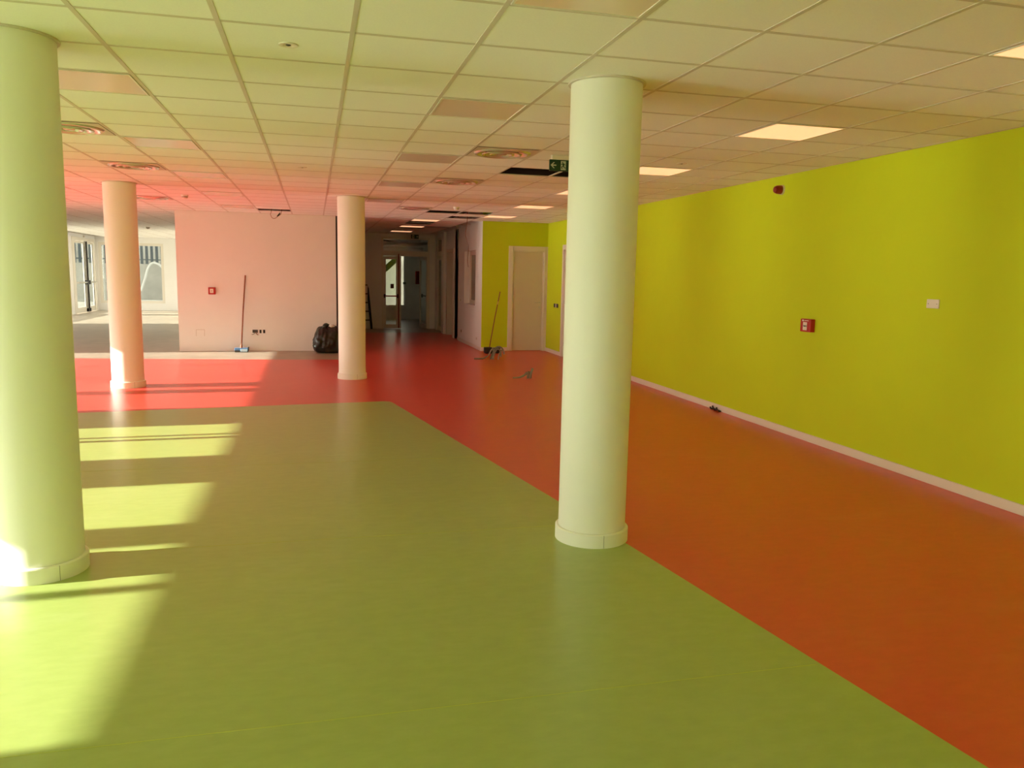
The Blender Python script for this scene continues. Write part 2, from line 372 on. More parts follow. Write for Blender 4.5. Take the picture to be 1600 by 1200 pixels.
# grid runners (24 mm tees)
def runner_x(x, y0, y1): MB().box(x-.012, x+.012, y0, y1, C, C+.0085).build('main_runner', 'runner', ceil)
def runner_y(y, x0, x1): MB().box(x0, x1, y-.012, y+.012, C+.0006, C+.0080).build('cross_tee', 'runner', ceil)
for i in range(-13, 10):
    x = gx(i)
    if WL < x < WR:
        if x < PXL: runner_x(x, YB, YF)
        elif x < PXR: runner_x(x, YB, PW)
        elif x < CR: runner_x(x, YB, CE)
        else: runner_x(x, YB, GW)
for j in range(-22, 50):
    y = gy(j)
    if YB < y < GW: runner_y(y, WL, WR)
    elif y < YF:
        runner_y(y, WL, PXL)
        if y < CE: runner_y(y, PXR+.03, CR)
for a, b, c_, d_, nm in ((WR-.022, WR, YB, GW, 0), (WL, WL+.022, YB, YF, 0)): MB().box(a, b, c_, d_, C, C+.02).build('edge_angle', 'runner', ceil)
MB().box(PXL, PXR, PW-.022, PW, C, C+.02).build('edge_angle', 'runner', ceil)
MB().box(CR, WR-.022, GW-.022, GW, C, C+.02).build('edge_angle', 'runner', ceil)
MB().box(PXL-.02, PXL, PW, YF, C, C+.02).build('edge_angle', 'runner', ceil)

# ceiling fittings
def light(i, j, label, on, grp):
    x0, x1, y0, y1 = gx(i)+.014, gx(i+1)-.014, gy(j)+.014, gy(j+1)-.014
    t = thing('ceiling_light', label, 'light', ((x0+x1)/2, (y0+y1)/2, C-.004), grp)
    f = MB(); r = .011
    f.box(x0, x0+r, y0, y1, C-.004, C+.03); f.box(x1-r, x1, y0, y1, C-.004, C+.03); f.box(x0+r, x1-r, y0, y0+r, C-.004, C+.03); f.box(x0+r, x1-r, y1-r, y1, C-.004, C+.03)
    f.build('frame', 'alu_white', t)
    MB().box(x0+r, x1-r, y0+r, y1-r, C-.001, C+.012).build('diffuser', 'panel_on' if on else 'panel_off', t)
ords = ['nearest', 'second', 'third', 'fourth', 'fifth', 'sixth']
for k, (i, j) in enumerate(LIT[:6]):
    light(i, j, '%s lit square ceiling light from the camera, in the row along the green wall' % ords[k], True, 'lit ceiling lights')
for k, (i, j) in enumerate(LIT[6:]):
    light(i, j, '%s lit square ceiling light inside the far corridor' % ['first', 'second', 'last'][k], True, 'lit ceiling lights')
for k, (i, j) in enumerate(OFF):
    row = 'row between the front columns' if i == 2 else 'row above left front column' if i == -2 else 'row over the far left strip'
    js = sorted(q[1] for q in OFF if q[0] == i)
    light(i, j, '%s unlit square ceiling light from the camera, %s' % (ords[js.index(j)], row), False, 'unlit ceiling lights')
def diffuser(i, j, label):
    xc, yc = gx(i)+.3, gy(j)+.3
    t = thing('air_diffuser', label, 'air vent', (xc, yc, C-.02), 'round air diffusers in the ceiling')
    pl = MB(); n = 40; R0 = .262; k0 = 0
    a = .286
    ring = [(R0*math.cos(2*math.pi*q/n), R0*math.sin(2*math.pi*q/n)) for q in range(n)]
    sq = []
    for cx, cy in ring:
        m_ = a/max(abs(cx), abs(cy)); sq.append((cx*m_, cy*m_))
    for (x, y) in ring + sq: pl.v.append((xc+x, yc+y, C-.003))
    for q in range(n): pl.f.append((q, (q+1) % n, n+(q+1) % n, n+q))
    pl.build('face_plate', 'runner', t)
    prof = [(R0, -.003), (R0-.012, -.016), (R0-.03, -.018), (R0-.055, .012), (R0-.07, .03)]
    MB().lathe([(r, C+z) for r, z in prof], (xc, yc, 0), 48, cap=False).build('outer_cone', 'diff', t, True)
    for rr in (.175, .105):
        MB().lathe([(rr+.012, C-.014), (rr+.004, C-.022), (rr-.012, C-.020), (rr-.04, C+.014), (rr-.052, C+.03), (rr-.046, C+.032), (rr-.006, C-.010), (rr+.012, C-.014)], (xc, yc, 0), 48, cap=False).build('ring_cone', 'diff', t, True)
    MB().lathe([(.002, C-.022), (.035, C-.020), (.045, C-.012), (.03, C+.01)], (xc, yc, 0), 32).build('centre_cone', 'diff', t, True)
    MB().lathe([(R0, C+.032), (R0, C+.04)], (xc, yc, 0), 40).build('duct_back', 'plenum', t)
dl = ['round air diffuser left of the dark gap by the exit sign', 'round air diffuser midway between exit sign and corridor', 'round air diffuser nearest the corridor mouth',
      'shiny round air diffuser beside the left front column', 'shiny round air diffuser in front of the left rear column', 'round air diffuser just right of the left rear column top']
for (i, j), l in zip(DIF, dl): diffuser(i, j, l)
def detector(x, y, label, r=.055, h=.055):
    t = thing('smoke_detector', label, 'smoke detector', (x, y, C-h), 'smoke detectors on the ceiling')
    MB().lathe([(r, C+.003), (r, C-.016), (r*.93, C-.02)], (x, y, 0), 32).build('base', 'plastic', t, True)
    MB().lathe([(r*.78, C-.02), (r*.82, C-.034), (r*.62, C-h*.9), (r*.3, C-h)], (x, y, 0), 32).build('head', 'plastic', t, True)
    MB().lathe([(r*.80, C-.024), (r*.825, C-.030)], (x, y, 0), 32, cap=False).build('vent_slot', 'darkgrey', t)
detector(gx(-3)+.3, gy(15)+.2, 'white smoke detector on the ceiling above the left of the partition')
detector(gx(4)+.33, gy(15)+.33, 'white smoke detector in front of the dark gaps near the corridor')
detector(-4.45, 23.9, 'white smoke detector in the back left room')
def spot(i, j, label):
    x, y = gx(i)+.3, gy(j)+.3
    t = thing('downlight', label, 'downlight', (x, y, C-.004), 'small recessed downlights')
    MB().lathe([(.048, C+.0034), (.047, C-.003), (.030, C-.004), (.016, C+.002), (.014, C+.003)], (x, y, 0), 32).build('bezel', 'plastic', t, True)
    MB().lathe([(.014, C+.0005), (.012, C-.002), (.004, C-.005)], (x, y, 0), 20).build('lens', 'darkgrey', t, True)
spot(0, 0, 'small round emergency downlight in the nearest middle ceiling tile')
spot(0, 8, 'small round emergency downlight in the ceiling in front of the rear columns')
spot(6, 5, 'small round emergency downlight on the ceiling before the second lit light')
# the gap by the partition with its hanging loop of cable
gt = MB(); x0, x1 = gx(-1)+GAP, gx(0)-GAP
gt.box(x0, x1, gy(19)+.46, gy(20)-GAP, C+.0025, C+.009).build('ceiling_tile', 'tile', ceil)
ya = gy(19)+.12
lc = thing('hanging_cable', 'thin cable loop hanging from the ceiling slot over the partition', 'cable', (-.62, ya, C-.2))
MB().tube(smooth_path([(-.72, ya, C+.495), (-.755, ya, C), (-.775, ya, C-.08), (-.745, ya, C-.15), (-.69, ya, C-.155), (-.63, ya, C-.10), (-.575, ya, C-.02), (-.55, ya, C+.495)]), .005, 8).build('cable', 'wood', lc, True)
MB().tube([(-.66, ya, C-.122), (-.63, ya, C-.095), (-.60, ya, C-.05)], [.008, .016, .009], 10).build('connector', 'black', lc, True)
# cables in the open gaps
def coil(xc, yc, label):
    t = thing('cable_coil', label, 'cable', (xc, yc, C))
    pts = [(xc+.05*math.cos(a*.5)*(1+.1*math.sin(a)), yc+.05*math.sin(a*.5), C+.018+.003*a) for a in range(0, 34)]
    MB().tube(pts, .004, 6).build('loop', 'metal', t, True)
    MB().tube(smooth_path([pts[-1], (xc+.03, yc+.1, C+.2), (xc+.1, yc+.2, C+.45)]), .004, 6).build('tail', 'metal', t, True)
coil(gx(4)+.14, gy(7)+.12, 'small loose coil of wire in the dark ceiling gap')
for k, (i, j) in enumerate([(4, 7), (5, 7), (4, 17), (5, 17)]):
    xa, yb = gx(i), gy(j)+.35
    tag(MB().tube([(xa+.02, yb, C+.26), (xa+.3, yb+.01, C+.25), (xa+.58, yb, C+.26)], .03, 12).build('ceiling_pipe', 'darkgrey', smooth=True),
        ['dark pipe inside the left ceiling gap under the exit sign', 'dark pipe inside the ceiling gap behind the front right column', 'dark pipe inside the left ceiling gap near the corridor', 'dark pipe inside the right ceiling gap near the corridor'][k], 'pipe', 'pipes in the ceiling gaps')
tag(MB().tube(smooth_path([(3.0, 15.86, C+.49), (3.0, 15.86, C-.05), (3.03, 16.2, 2.45), (3.22, 17.0, 2.32), (3.36, 17.6, 2.25), (3.41, 17.85, 2.15), (3.41, 17.93, 1.95), (3.415, 17.88, 1.78)]), .006, 8).build('dangling_cable', 'wood', smooth=True),
    'brown cable dangling from the ceiling to the corridor window', 'cable')

# ------------------------------------------------------------------ exit signs
def exit_sign(cx, y, top, wd, ht, label, arrow=-1, drop=True):
    t = thing('exit_sign', label, 'sign', (cx, y, top-ht), 'green exit signs')
    x0, x1, z0, z1 = cx-wd/2, cx+wd/2, top-ht, top; s = ht
    MB().box(x0, x1, y-.012, y+.012, z0, z1).build('board', 'sign', t, bevel=.003)
    MB().box(x0+.02, x1-.02, y-.02, y+.02, z1, C).build('mount', 'plastic', t)
    yf = y-.0125; d = .0012
    ax = x0+.30*s*1.15 if arrow < 0 else x1-.30*s*1.15; zc = (z0+z1)/2; a = arrow
    ar = MB()
    ar.prism([(ax+a*.26*s, zc), (ax-a*.02*s, zc+.27*s), (ax-a*.14*s, zc+.27*s), (ax+a*.06*s, zc+.055*s), (ax-a*.28*s, zc+.055*s), (ax-a*.28*s, zc-.055*s), (ax+a*.06*s, zc-.055*s), (ax-a*.14*s, zc-.27*s), (ax-a*.02*s, zc-.27*s)][::1], yf-d, yf, 'xz')
    ar.build('arrow', 'signw', t)
    dx = ax - a*.95*s
    MB().box(dx-.24*s, dx+.24*s, yf-d, yf, zc-.40*s, zc+.40*s).build('doorway', 'signw', t)
    mn = MB(); yy = yf-d
    def P(q): return [(dx+a*u*s, zc+v*s) for u, v in q]
    mn.lathe([(.055*s, -.0008), (.055*s, 0)], (dx+a*.07*s, yy, zc+.27*s), 14, 'y')
    for q in ([(-.06, .20), (.10, .20), (.06, -.04), (-.08, -.04)], [(.08, .19), (.24, .10), (.22, .05), (.06, .12)], [(-.05, .19), (-.20, .08), (-.17, .03), (-.03, .12)],
              [(.06, -.02), (.20, -.12), (.14, -.32), (.08, -.30), (.11, -.14), (-.02, -.06)], [(-.08, -.02), (.02, -.06), (-.08, -.22), (-.26, -.24), (-.26, -.18), (-.12, -.16)]):
        mn.prism(P(q), yy-.0008, yy, 'xz')
    mn.build('running_figure', 'sign', t)
    return t
exit_sign(2.287, 7.20, 2.692, .315, .102, 'dark green exit sign with arrow, hanging beside the right front column')
exit_sign(2.79, 22.75, C-.022, .215, .118, 'dark exit sign above the glazed double door at the corridor end', 1)

# ------------------------------------------------------------------ columns
def column(x, y, r, label):
    t = thing('column', label, 'column', (x, y, 0), 'round white columns')
    MB().lathe([(r, .0), (r, C+.2)], (x, y, 0), 72).build('shaft', 'column', t, True)
    MB().lathe([(r+.001, 0), (r+.019, 0), (r+.019, .078), (r+.012, .085), (r+.001, .085)], (x, y, 0), 72, cap=False).build('skirting_ring', 'skirt' if False else 'column', t, True)
    MB().lathe([(r+.001, C-.008), (r+.016, C-.006), (r+.018, C+.004), (r+.001, C+.004)], (x, y, 0), 72, cap=False).build('ceiling_collar', 'runner', t, True)
    a = math.atan2(-y, -x)+.35
    q = Vector((math.cos(a), math.sin(a), 0))*(r+.0193)
    MB().bar((x+q.x, y+q.y, .001), (x+q.x, y+q.y, .082), .0018, .0018).build('skirting_joint', 'grey', t)
column(1.668, 4.50, .2085, 'round column at right front, standing on the green and orange floor edge')
column(-1.443, 4.53, .2085, 'large round column at the left edge of the view')
column(.545, 12.24, .203, 'round column in the middle, in front of the black bag')
column(-2.50, 11.64, .203, 'round column at left rear with sunlit foot')

# ------------------------------------------------------------------ skirting boards
def base(name, x0, x1, y0, y1, label, m='skirt', h=.078):
    tag(MB().box(x0, x1, y0, y1, 0, h).build(name, m, bevel=.003), label, 'baseboard', kind='structure')
base('baseboard_right', WR-.013, WR, YB, DRY0-.08, 'pale skirting board along the long green wall')
base('baseboard_right_corner', WR-.013, WR, DRY1+.08, GW, 'pale skirting board beside the green corner')
base('baseboard_recess', CR, DX0-.09, GW-.013, GW, 'pale skirting board left of the recess door')
base('baseboard_corridor', CR-.013, CR, GW, OY0, 'pale skirting board along the corridor wall')

# ------------------------------------------------------------------ doors
def hinged_door(n, label, wall, a, b, z, at, axis, hside, m='doorw'):
    """single leaf with architrave; face towards -axis"""
    def bx(p, q, d0, d1, z0, z1):
        return MB().box(p, q, at+d0, at+d1, z0, z1) if axis == 'x' else MB().box(at+d0, at+d1, p, q, z0, z1)
    o = thing('door_%d' % n, label, 'door', ((a+b)/2, at, 0) if axis == 'x' else (at, (a+b)/2, 0), kind='structure')
    aw = .085
    bx(a-aw, a+.012, -.016, .10, 0, z+aw).build('architrave', 'framew', o, bevel=.004)
    bx(b-.012, b+aw, -.016, .10, 0, z+aw).build('architrave', 'framew', o, bevel=.004)
    bx(a+.012, b-.012, -.016, .10, z-.012, z+aw).build('head_architrave', 'framew', o, bevel=.004)
    for p, q in ((a+.012, a+.034), (b-.034, b-.012)): bx(p, q, .012, .10, 0, z-.012).build('stop', 'framew', o)
    bx(a+.034, b-.034, .012, .10, z-.034, z-.012).build('stop', 'framew', o)
    lf = bx(a+.036, b-.036, .035, .078, .008, z-.036).build('leaf', m, o)
    hx = b-.036-.055 if hside > 0 else a+.036+.055; s = -hside
    def pt(u, d, zz): return (u, at+d, zz) if axis == 'x' else (at+d, u, zz)
    MB().lathe([(.024, 0), (.024, .008)], pt(hx, .027, 1.045), 24, 'y' if axis == 'x' else 'x').build('rose', 'metal', lf, True)
    MB().tube(smooth_path([pt(hx, .03, 1.045), pt(hx, -.012, 1.045), pt(hx+s*.012, -.022, 1.045), pt(hx+s*.06, -.022, 1.045), pt(hx+s*.125, -.020, 1.043)], 4), .009, 10).build('handle', 'metal', lf, True)
    MB().lathe([(.022, 0), (.022, .008)], pt(hx, .027, .945), 24, 'y' if axis == 'x' else 'x').build('lock_rose', 'metal', lf, True)
    MB().bar(pt(hx, .02, .945), pt(hx, .0, .945), .012, .022).build('key', 'metal', lf)
    for k in range(3):
        zz = .25 + .85*k; p = a+.03 if hside > 0 else b-.03
        MB().tube([pt(p, .018, zz-.04), pt(p, .018, zz+.04)], .007, 8).build('hinge', 'metal', o, True)
    return o
hinged_door(1, 'plain beige door with white frame in the short green wall', 'recess', DX0, DX1, 2.15, GW, 'x', 1)
hinged_door(2, 'door in the long green wall, mostly hidden by the right column', 'right', DRY0, DRY1, 2.16, WR, 'y', -1)
# dark doorway in corridor
d5 = thing('door_3', 'open doorway in the corridor side wall, brown sheet for its dark interior', 'door', (CR, (D5a+D5b)/2, 0), kind='structure')
for p, q in ((D5a-.06, D5a+.02), (D5b-.02, D5b+.06)): MB().box(CR-.014, CR+.235, p, q, 0, 2.26).build('jamb', 'framew', d5)
MB().box(CR-.014, CR+.235, D5a+.02, D5b-.02, 2.18, 2.26).build('head', 'framew', d5)
MB().box(CR+.16, CR+.20, D5a+.02, D5b-.02, .005, 2.18).build('leaf', 'rust', d5)  # no real leaf: dark sheet stands in for the shaded interior
# glazed double door at the corridor end
gd = thing('door_4', 'glazed double door with panic bar at the end of the corridor, right leaf open', 'door', (2.57, CE, 0), kind='structure')
y0, y1 = CE+.01, CE+.09; xa, xb = 1.88, 3.27
for p, q in ((xa, xa+.05), (xb-.05, xb)): MB().box(p, q, y0, y1, 0, 2.64).build('frame_post', 'alu_white', gd)
MB().box(xa+.05, xb-.05, y0, y1, 2.10, 2.25).build('transom_bar', 'alu_white', gd)
MB().box(xa+.05, xb-.05, y0, y1, 2.58, 2.64).build('frame_head', 'alu_white', gd)
MB().box(xa+.05, xb-.05, y0+.03, y0+.038, 2.25, 2.58).build('transom_pane', 'glass', gd)
def leaf(o, ox, oy, ang, wd, z1, bar_side, name='leaf', bar=True):
    """glazed leaf hinged at (ox, oy), running along ang"""
    c, s = math.cos(ang), math.sin(ang); nx, ny = s, -c
    def P(u, d, z): return (ox + c*u + nx*d, oy + s*u + ny*d, z)
    def bx(u0, u1, d0, d1, z0, z1_):
        m_ = MB(); m_.v = [P(u, d, z) for z in (z0, z1_) for d in (d0, d1) for u in (u0, u1)]
        m_.f = [(0, 2, 3, 1), (4, 5, 7, 6), (0, 1, 5, 4), (2, 6, 7, 3), (0, 4, 6, 2), (1, 3, 7, 5)]; return m_
    st_ = .065; f = MB()
    for args in ((0, st_, -.02, .02, .01, z1), (wd-st_, wd, -.02, .02, .01, z1), (st_, wd-st_, -.02, .02, .01, .13), (st_, wd-st_, -.02, .02, z1-.09, z1)):
        q = bx(*args); k = len(f.v); f.v += q.v; f.f += [tuple(i+k for i in ff) for ff in q.f]
    lf = f.build(name, 'alu_white', o)
    bx(st_, wd-st_, -.004, .004, .13, z1-.09).build('pane', 'glass', lf)
    if bar:
        MB().tube([P(.03, .075, .95), P(wd-.03, .075, .95)], .019, 10).build('panic_bar', bar, lf, True)
        for u in (.03, wd-.03): bx(u-.028, u+.028, .02, .085, .90, 1.0).build('bar_bracket', 'black', lf, bevel=.006)
    return P, bx, lf
P_, bx_, lf1 = leaf(gd, xa+.055, CE+.04, 0, .43, 2.095, 1, bar='red')
MB().box(2.352, 2.385, CE-.005, CE+.03, .02, 2.16).build('lock_rod', 'darkred', lf1)
MB().box(2.385, 2.44, CE+.02, CE+.06, .01, 2.095).build('lock_stile', 'alu_white', gd)
bx_(.20, .30, .006, .009, 1.17, 1.30).build('notice', 'rust', lf1)
P_, bx_, lf2 = leaf(gd, xb-.06, CE+.05, math.radians(100), .72, 2.095, 1, bar='black')
# glazed side door in the corridor right wall
g2 = thing('door_5', 'narrow glazed side door with transom at the far end of the corridor wall', 'door', (CR, (D4a+D4b)/2, 0), kind='structure')
for p, q in ((D4a, D4a+.05), (D4b-.05, D4b)): MB().box(CR+.0, CR+.08, p, q, 0, 2.62).build('frame_post', 'alu_white', g2)
for p, q in ((2.10, 2.24), (2.56, 2.62)): MB().box(CR, CR+.08, D4a+.05, D4b-.05, p, q).build('frame_bar', 'alu_white', g2)
MB().box(CR+.03, CR+.04, D4a+.05, D4b-.05, 2.24, 2.56).build('transom_pane', 'dglass', g2)
P_, bx_, lf3 = leaf(g2, CR+.04, D4a+.055, math.pi/2, D4b-D4a-.11, 2.095, 1, bar=None)
MB().tube([(CR+.0, D4a+.16, 1.0), (CR-.05, D4a+.16, 1.0), (CR-.05, D4a+.27, 1.0)], .012, 8).build('lever', 'metal', lf3, True)
MB().box(CR-.0, CR+.02, D4a+.14, D4a+.18, .06, 2.06).build('lock_strip', 'black', lf3)
# double door in the left outer wall at the back
gb = thing('door_6', 'white glazed double door with black panic rods at the back left', 'door', (WL, 31.0, 0), kind='structure')
fa, fb = 29.55, 32.38
for p, q in ((fa, fa+.14), (fb-.10, fb)): MB().box(WL-.055, WL+.01, p, q, 0, 2.62).build('frame_post', 'alu_white', gb)
MB().box(WL-.055, WL+.01, fa+.14, fb-.10, 2.50, 2.62).build('frame_head', 'alu_white', gb)
def leaf6(a, b, hb):
    f = MB(); x0_, x1_ = WL-.045, WL-.005
    f.box(x0_, x1_, a, a+.20, .01, 2.49); f.box(x0_, x1_, b-.20, b, .01, 2.49); f.box(x0_, x1_, a+.20, b-.20, .01, .20); f.box(x0_, x1_, a+.20, b-.20, 2.42, 2.49)
    l_ = f.build('leaf', 'alu_white', gb)
    MB().box(WL-.03, WL-.022, a+.20, b-.20, .20, 2.42).build('pane', 'glass', l_)
    MB().tube([(WL+.06, a+.10, 1.06), (WL+.06, b-.06, 1.06)], .028, 10).build('panic_bar', 'metal', l_, True)
    MB().tube([(WL+.02, hb, .05), (WL+.02, hb, 2.5)], .026 if hb > 31.2 else .010, 10).build('lock_rod', 'black', l_, True)
    MB().box(WL-.01, WL+.09, hb-.09, hb+.09, .99, 1.13).build('bar_housing', 'black', l_, bevel=.01)
    MB().box(WL-.01, WL+.07, hb-.05, hb+.05, .02, .14).build('rod_foot', 'black', l_)
    MB().box(WL-.008, WL+.004, b-.215, b-.19, .2, 2.42).build('gasket', 'black', l_)
leaf6(fa+.15, 31.13, 31.03); leaf6(31.15, fb-.11, 31.25)
MB().box(WL, WL+.05, fa+1.4, fa+1.5, 2.63, 2.70).build('closer', 'plastic', gb)

# ------------------------------------------------------------------ wall fittings
def call_point_x(y, z, label):
    t = thing('fire_call_point', label, 'fire alarm', (WR, y, z), 'red fire call points')
    a = .085
    MB().box(WR-.055, WR, y-a, y+a, z-.062, z+.068).build('housing', 'red', t, bevel=.006)
    xf = WR-.0555
    MB().box(xf-.002, xf, y-.03, y+.035, z-.045, z+.036).build('press_panel', 'plastic', t)
    MB().lathe([(.009, -.003), (.009, 0)], (xf-.001, y+.002, z-.003), 16, 'x').build('target_dot', 'black', t)
    for s in (-1, 1): MB().prism([(y-.026*s+.002, z+.011-.003), (y-.026*s+.002, z-.014), (y-.012*s+.002, z-.003)], xf-.003, xf-.002, 'yz').build('arrow_mark', 'black', t)
    MB().box(xf-.001, xf, y+.025, y+.055, z+.044, z+.06).build('flame_symbol', 'plastic', t)
    for k in range(4): MB().box(xf-.001, xf, y-.05+.017*k, y-.038+.017*k, z+.047, z+.057).build('print_mark', 'plastic', t)
call_point_x(7.00, 1.175, 'red fire call point on the long green wall')
def call_point_y(x, z, label):
    t = thing('fire_call_point', label, 'fire alarm', (x, PW, z), 'red fire call points')
    MB().box(x-.066, x+.066, PW-.05, PW, z-.07, z+.07).build('housing', 'red', t, bevel=.006)
    MB().box(x-.036, x+.03, PW-.053, PW-.0505, z-.042, z+.042).build('press_panel', 'plastic', t)
    MB().lathe([(.008, -.003), (.008, 0)], (x-.003, PW-.053, z), 12, 'y').build('target_dot', 'rust', t)
call_point_y(-1.962, 1.195, 'red fire call point on the pink-lit partition wall')
t = thing('alarm_siren', 'red round alarm siren high on the long green wall', 'alarm', (WR, 7.655, 2.583))
MB().lathe([(.05, -.02), (.052, 0)], (WR, 7.655, 2.583), 32, 'x').build('base', 'plastic', t, True)
MB().lathe([(.012, -.098), (.032, -.092), (.043, -.07), (.047, -.03), (.047, -.02)], (WR, 7.655, 2.583), 32, 'x').build('beacon', 'darkred', t, True)
t = thing('cover_plate', 'blank cream cover plate on the long green wall', 'wall plate', (WR, 5.38, 1.46))
MB().box(WR-.009, WR, 5.315, 5.447, 1.424, 1.497).build('plate', 'plastic', t, bevel=.003)
for y in (5.335, 5.427): MB().lathe([(.004, -.0102), (.004, -.0088)], (WR, y, 1.46), 12, 'x').build('screw', 'grey', t)
t = thing('wall_switch', 'pair of black switches with pale middle beside the green corner', 'switch', (WR, 15.7, 1.01))
MB().box(WR-.010, WR, 15.545, 15.655, .972, 1.05).build('switch_module', 'black', t); MB().box(WR-.010, WR, 15.72, 15.83, .972, 1.05).build('switch_module', 'black', t)
MB().box(WR-.008, WR, 15.655, 15.72, .972, 1.05).build('blank_module', 'plastic', t)
t = thing('wall_socket', 'dark socket box with loose wires on the partition wall', 'socket', (-1.17, PW, .36))
MB().box(-1.222, -1.12, PW-.012, PW, .37, .43).build('module', 'darkgrey', t)
MB().tube(smooth_path([(-1.17, PW-.012, .38), (-1.20, PW-.03, .345), (-1.235, PW-.02, .335)]), .007, 8).build('wire', 'grey', t, True)
MB().tube(smooth_path([(-1.165, PW-.012, .38), (-1.145, PW-.03, .35), (-1.115, PW-.02, .325)]), .007, 8).build('wire', 'wood', t, True)
t = thing('wall_socket', 'black socket with pale middle on the partition wall, right of the wires', 'socket', (-1.035, PW, .395))
for p, q in ((-1.088, -1.05), (-1.018, -.98)): MB().box(p, q, PW-.012, PW, .362, .43).build('module', 'black', t)
MB().box(-1.05, -1.018, PW-.010, PW, .362, .43).build('blank_module', 'plastic', t)
t = thing('wall_box', 'faint plastered-over square box low on the partition wall', 'wall plate', (-2.2, PW, .36))
for a in ((-2.285, -2.125, .425, .432), (-2.285, -2.279, .30, .425), (-2.131, -2.125, .30, .425)): MB().box(a[0], a[1], PW-.002, PW, a[2], a[3]).build('edge_line', 'outl', t)
for n, (y, z, l) in enumerate(((18.72, .26, 'small socket low on the corridor wall beside the shaft'), (16.85, .23, 'pale socket low on the corridor wall near the green corner'), (18.84, 1.0, 'small switch on the corridor wall left of the window'))):
    t = thing('wall_socket', l, 'socket', (CR, y, z))
    MB().box(CR-.008, CR, y-.05, y+.05, z-.035, z+.035).build('plate', 'plastic' if n else 'outl', t)
    for k in (-1, 1): MB().box(CR-.011, CR-.008, y+k*.022-.013, y+k*.022+.013, z-.018, z+.018).build('module', 'darkgrey' if n == 0 else 'outl', t)
t = thing('hose_cabinet', 'dark red hose cabinet on the lobby wall behind the glass door', 'cabinet', (3.56, LY, 1.25))
MB().box(3.455, 3.632, LY-.12, LY-.002, 1.24, 1.69).build('body', 'red', t, bevel=.006); MB().box(3.47, 3.62, LY-.126, LY-.12, 1.26, 1.67).build('front', 'darkred', t)
tag(MB().bar((2.25, LY-.3, 1.62), (2.86, LY-.3, 2.19), .19, .06, (0, 1, 0)).build('stair_stringer', 'beam'), 'sloping grey beam crossing the bright lobby window', 'beam')
tag(MB().box(3.02, 3.12, LY-.05, LY-.005, 1.23, 1.30).build('window_catch', 'beam'), 'small grey catch on the lobby window jamb', 'catch')

for k, (pp, rr, m_, l_) in enumerate((([(1.7, 25.0, 2.50), (2.4, 25.4, 2.55), (3.1, 25.2, 2.52), (3.6, 25.6, 2.56)], .055, 'metal', 'silver duct hanging under the lobby ceiling behind the transom'),
        ([(1.7, 26.2, 2.40), (2.5, 26.0, 2.46), (3.5, 26.4, 2.42)], .035, 'hose', 'pale flexible duct sagging in the lobby behind the transom'),
        ([(1.9, 24.6, 2.42), (2.0, 24.9, 2.60), (2.3, 25.6, 2.62), (2.9, 26.6, 2.58)], .02, 'black', 'dark cable run under the lobby ceiling behind the transom'))):
    o = tag(MB().tube(smooth_path(pp), rr, 10).build('ceiling_duct', m_, smooth=True), l_, 'duct', 'ducts in the lobby')
# cable ends at the skirting of the long green wall
t = thing('cable_ends', 'black cable ends poking out at the skirting of the green wall', 'cable', (WR-.04, 8.78, 0))
for k, (dy, h, b) in enumerate(((0, .055, .02), (-.07, .05, -.015), (.05, .03, .03), (-.12, .022, -.03), (-.03, .026, 0))):
    y = 8.78+dy
    MB().tube(smooth_path([(WR-.018, y, .004), (WR-.05, y+b*.5, h*.5), (WR-.055, y+b, h)], 4), [.011]*8+[.009], 8).build('cable_end', 'black' if k != 1 else 'darkgrey', t, True)

# ------------------------------------------------------------------ loose things
# broom with blue head at the partition
t = thing('floor_squeegee', 'blue-headed floor brush with brown handle leaning on the partition wall', 'broom', (-1.42, 16.38, 0))
MB().tube([(-1.425, 16.37, .10), (-1.38, 16.45, .85), (-1.332, 16.535, 1.51)], .0135, 10).build('handle', 'wood', t, True)
MB().tube([(-1.43, 16.36, .07), (-1.423, 16.374, .15)], [.024, .018], 10).build('socket', 'wood', t, True)
hd_ = MB().box(-1.555, -1.292, 16.32, 16.42, .035, .085).build('head', 'bluem', t, bevel=.01)
MB().box(-1.55, -1.297, 16.325, 16.415, 0, .035).build('bristles', 'darkgrey', t)
MB().box(-1.44, -1.31, 16.312, 16.32, .012, .062).build('cloth', 'paleblue', t, bevel=.003)
MB().box(-1.30, -1.284, 16.315, 16.425, .03, .10).build('end_cap', 'black', t)
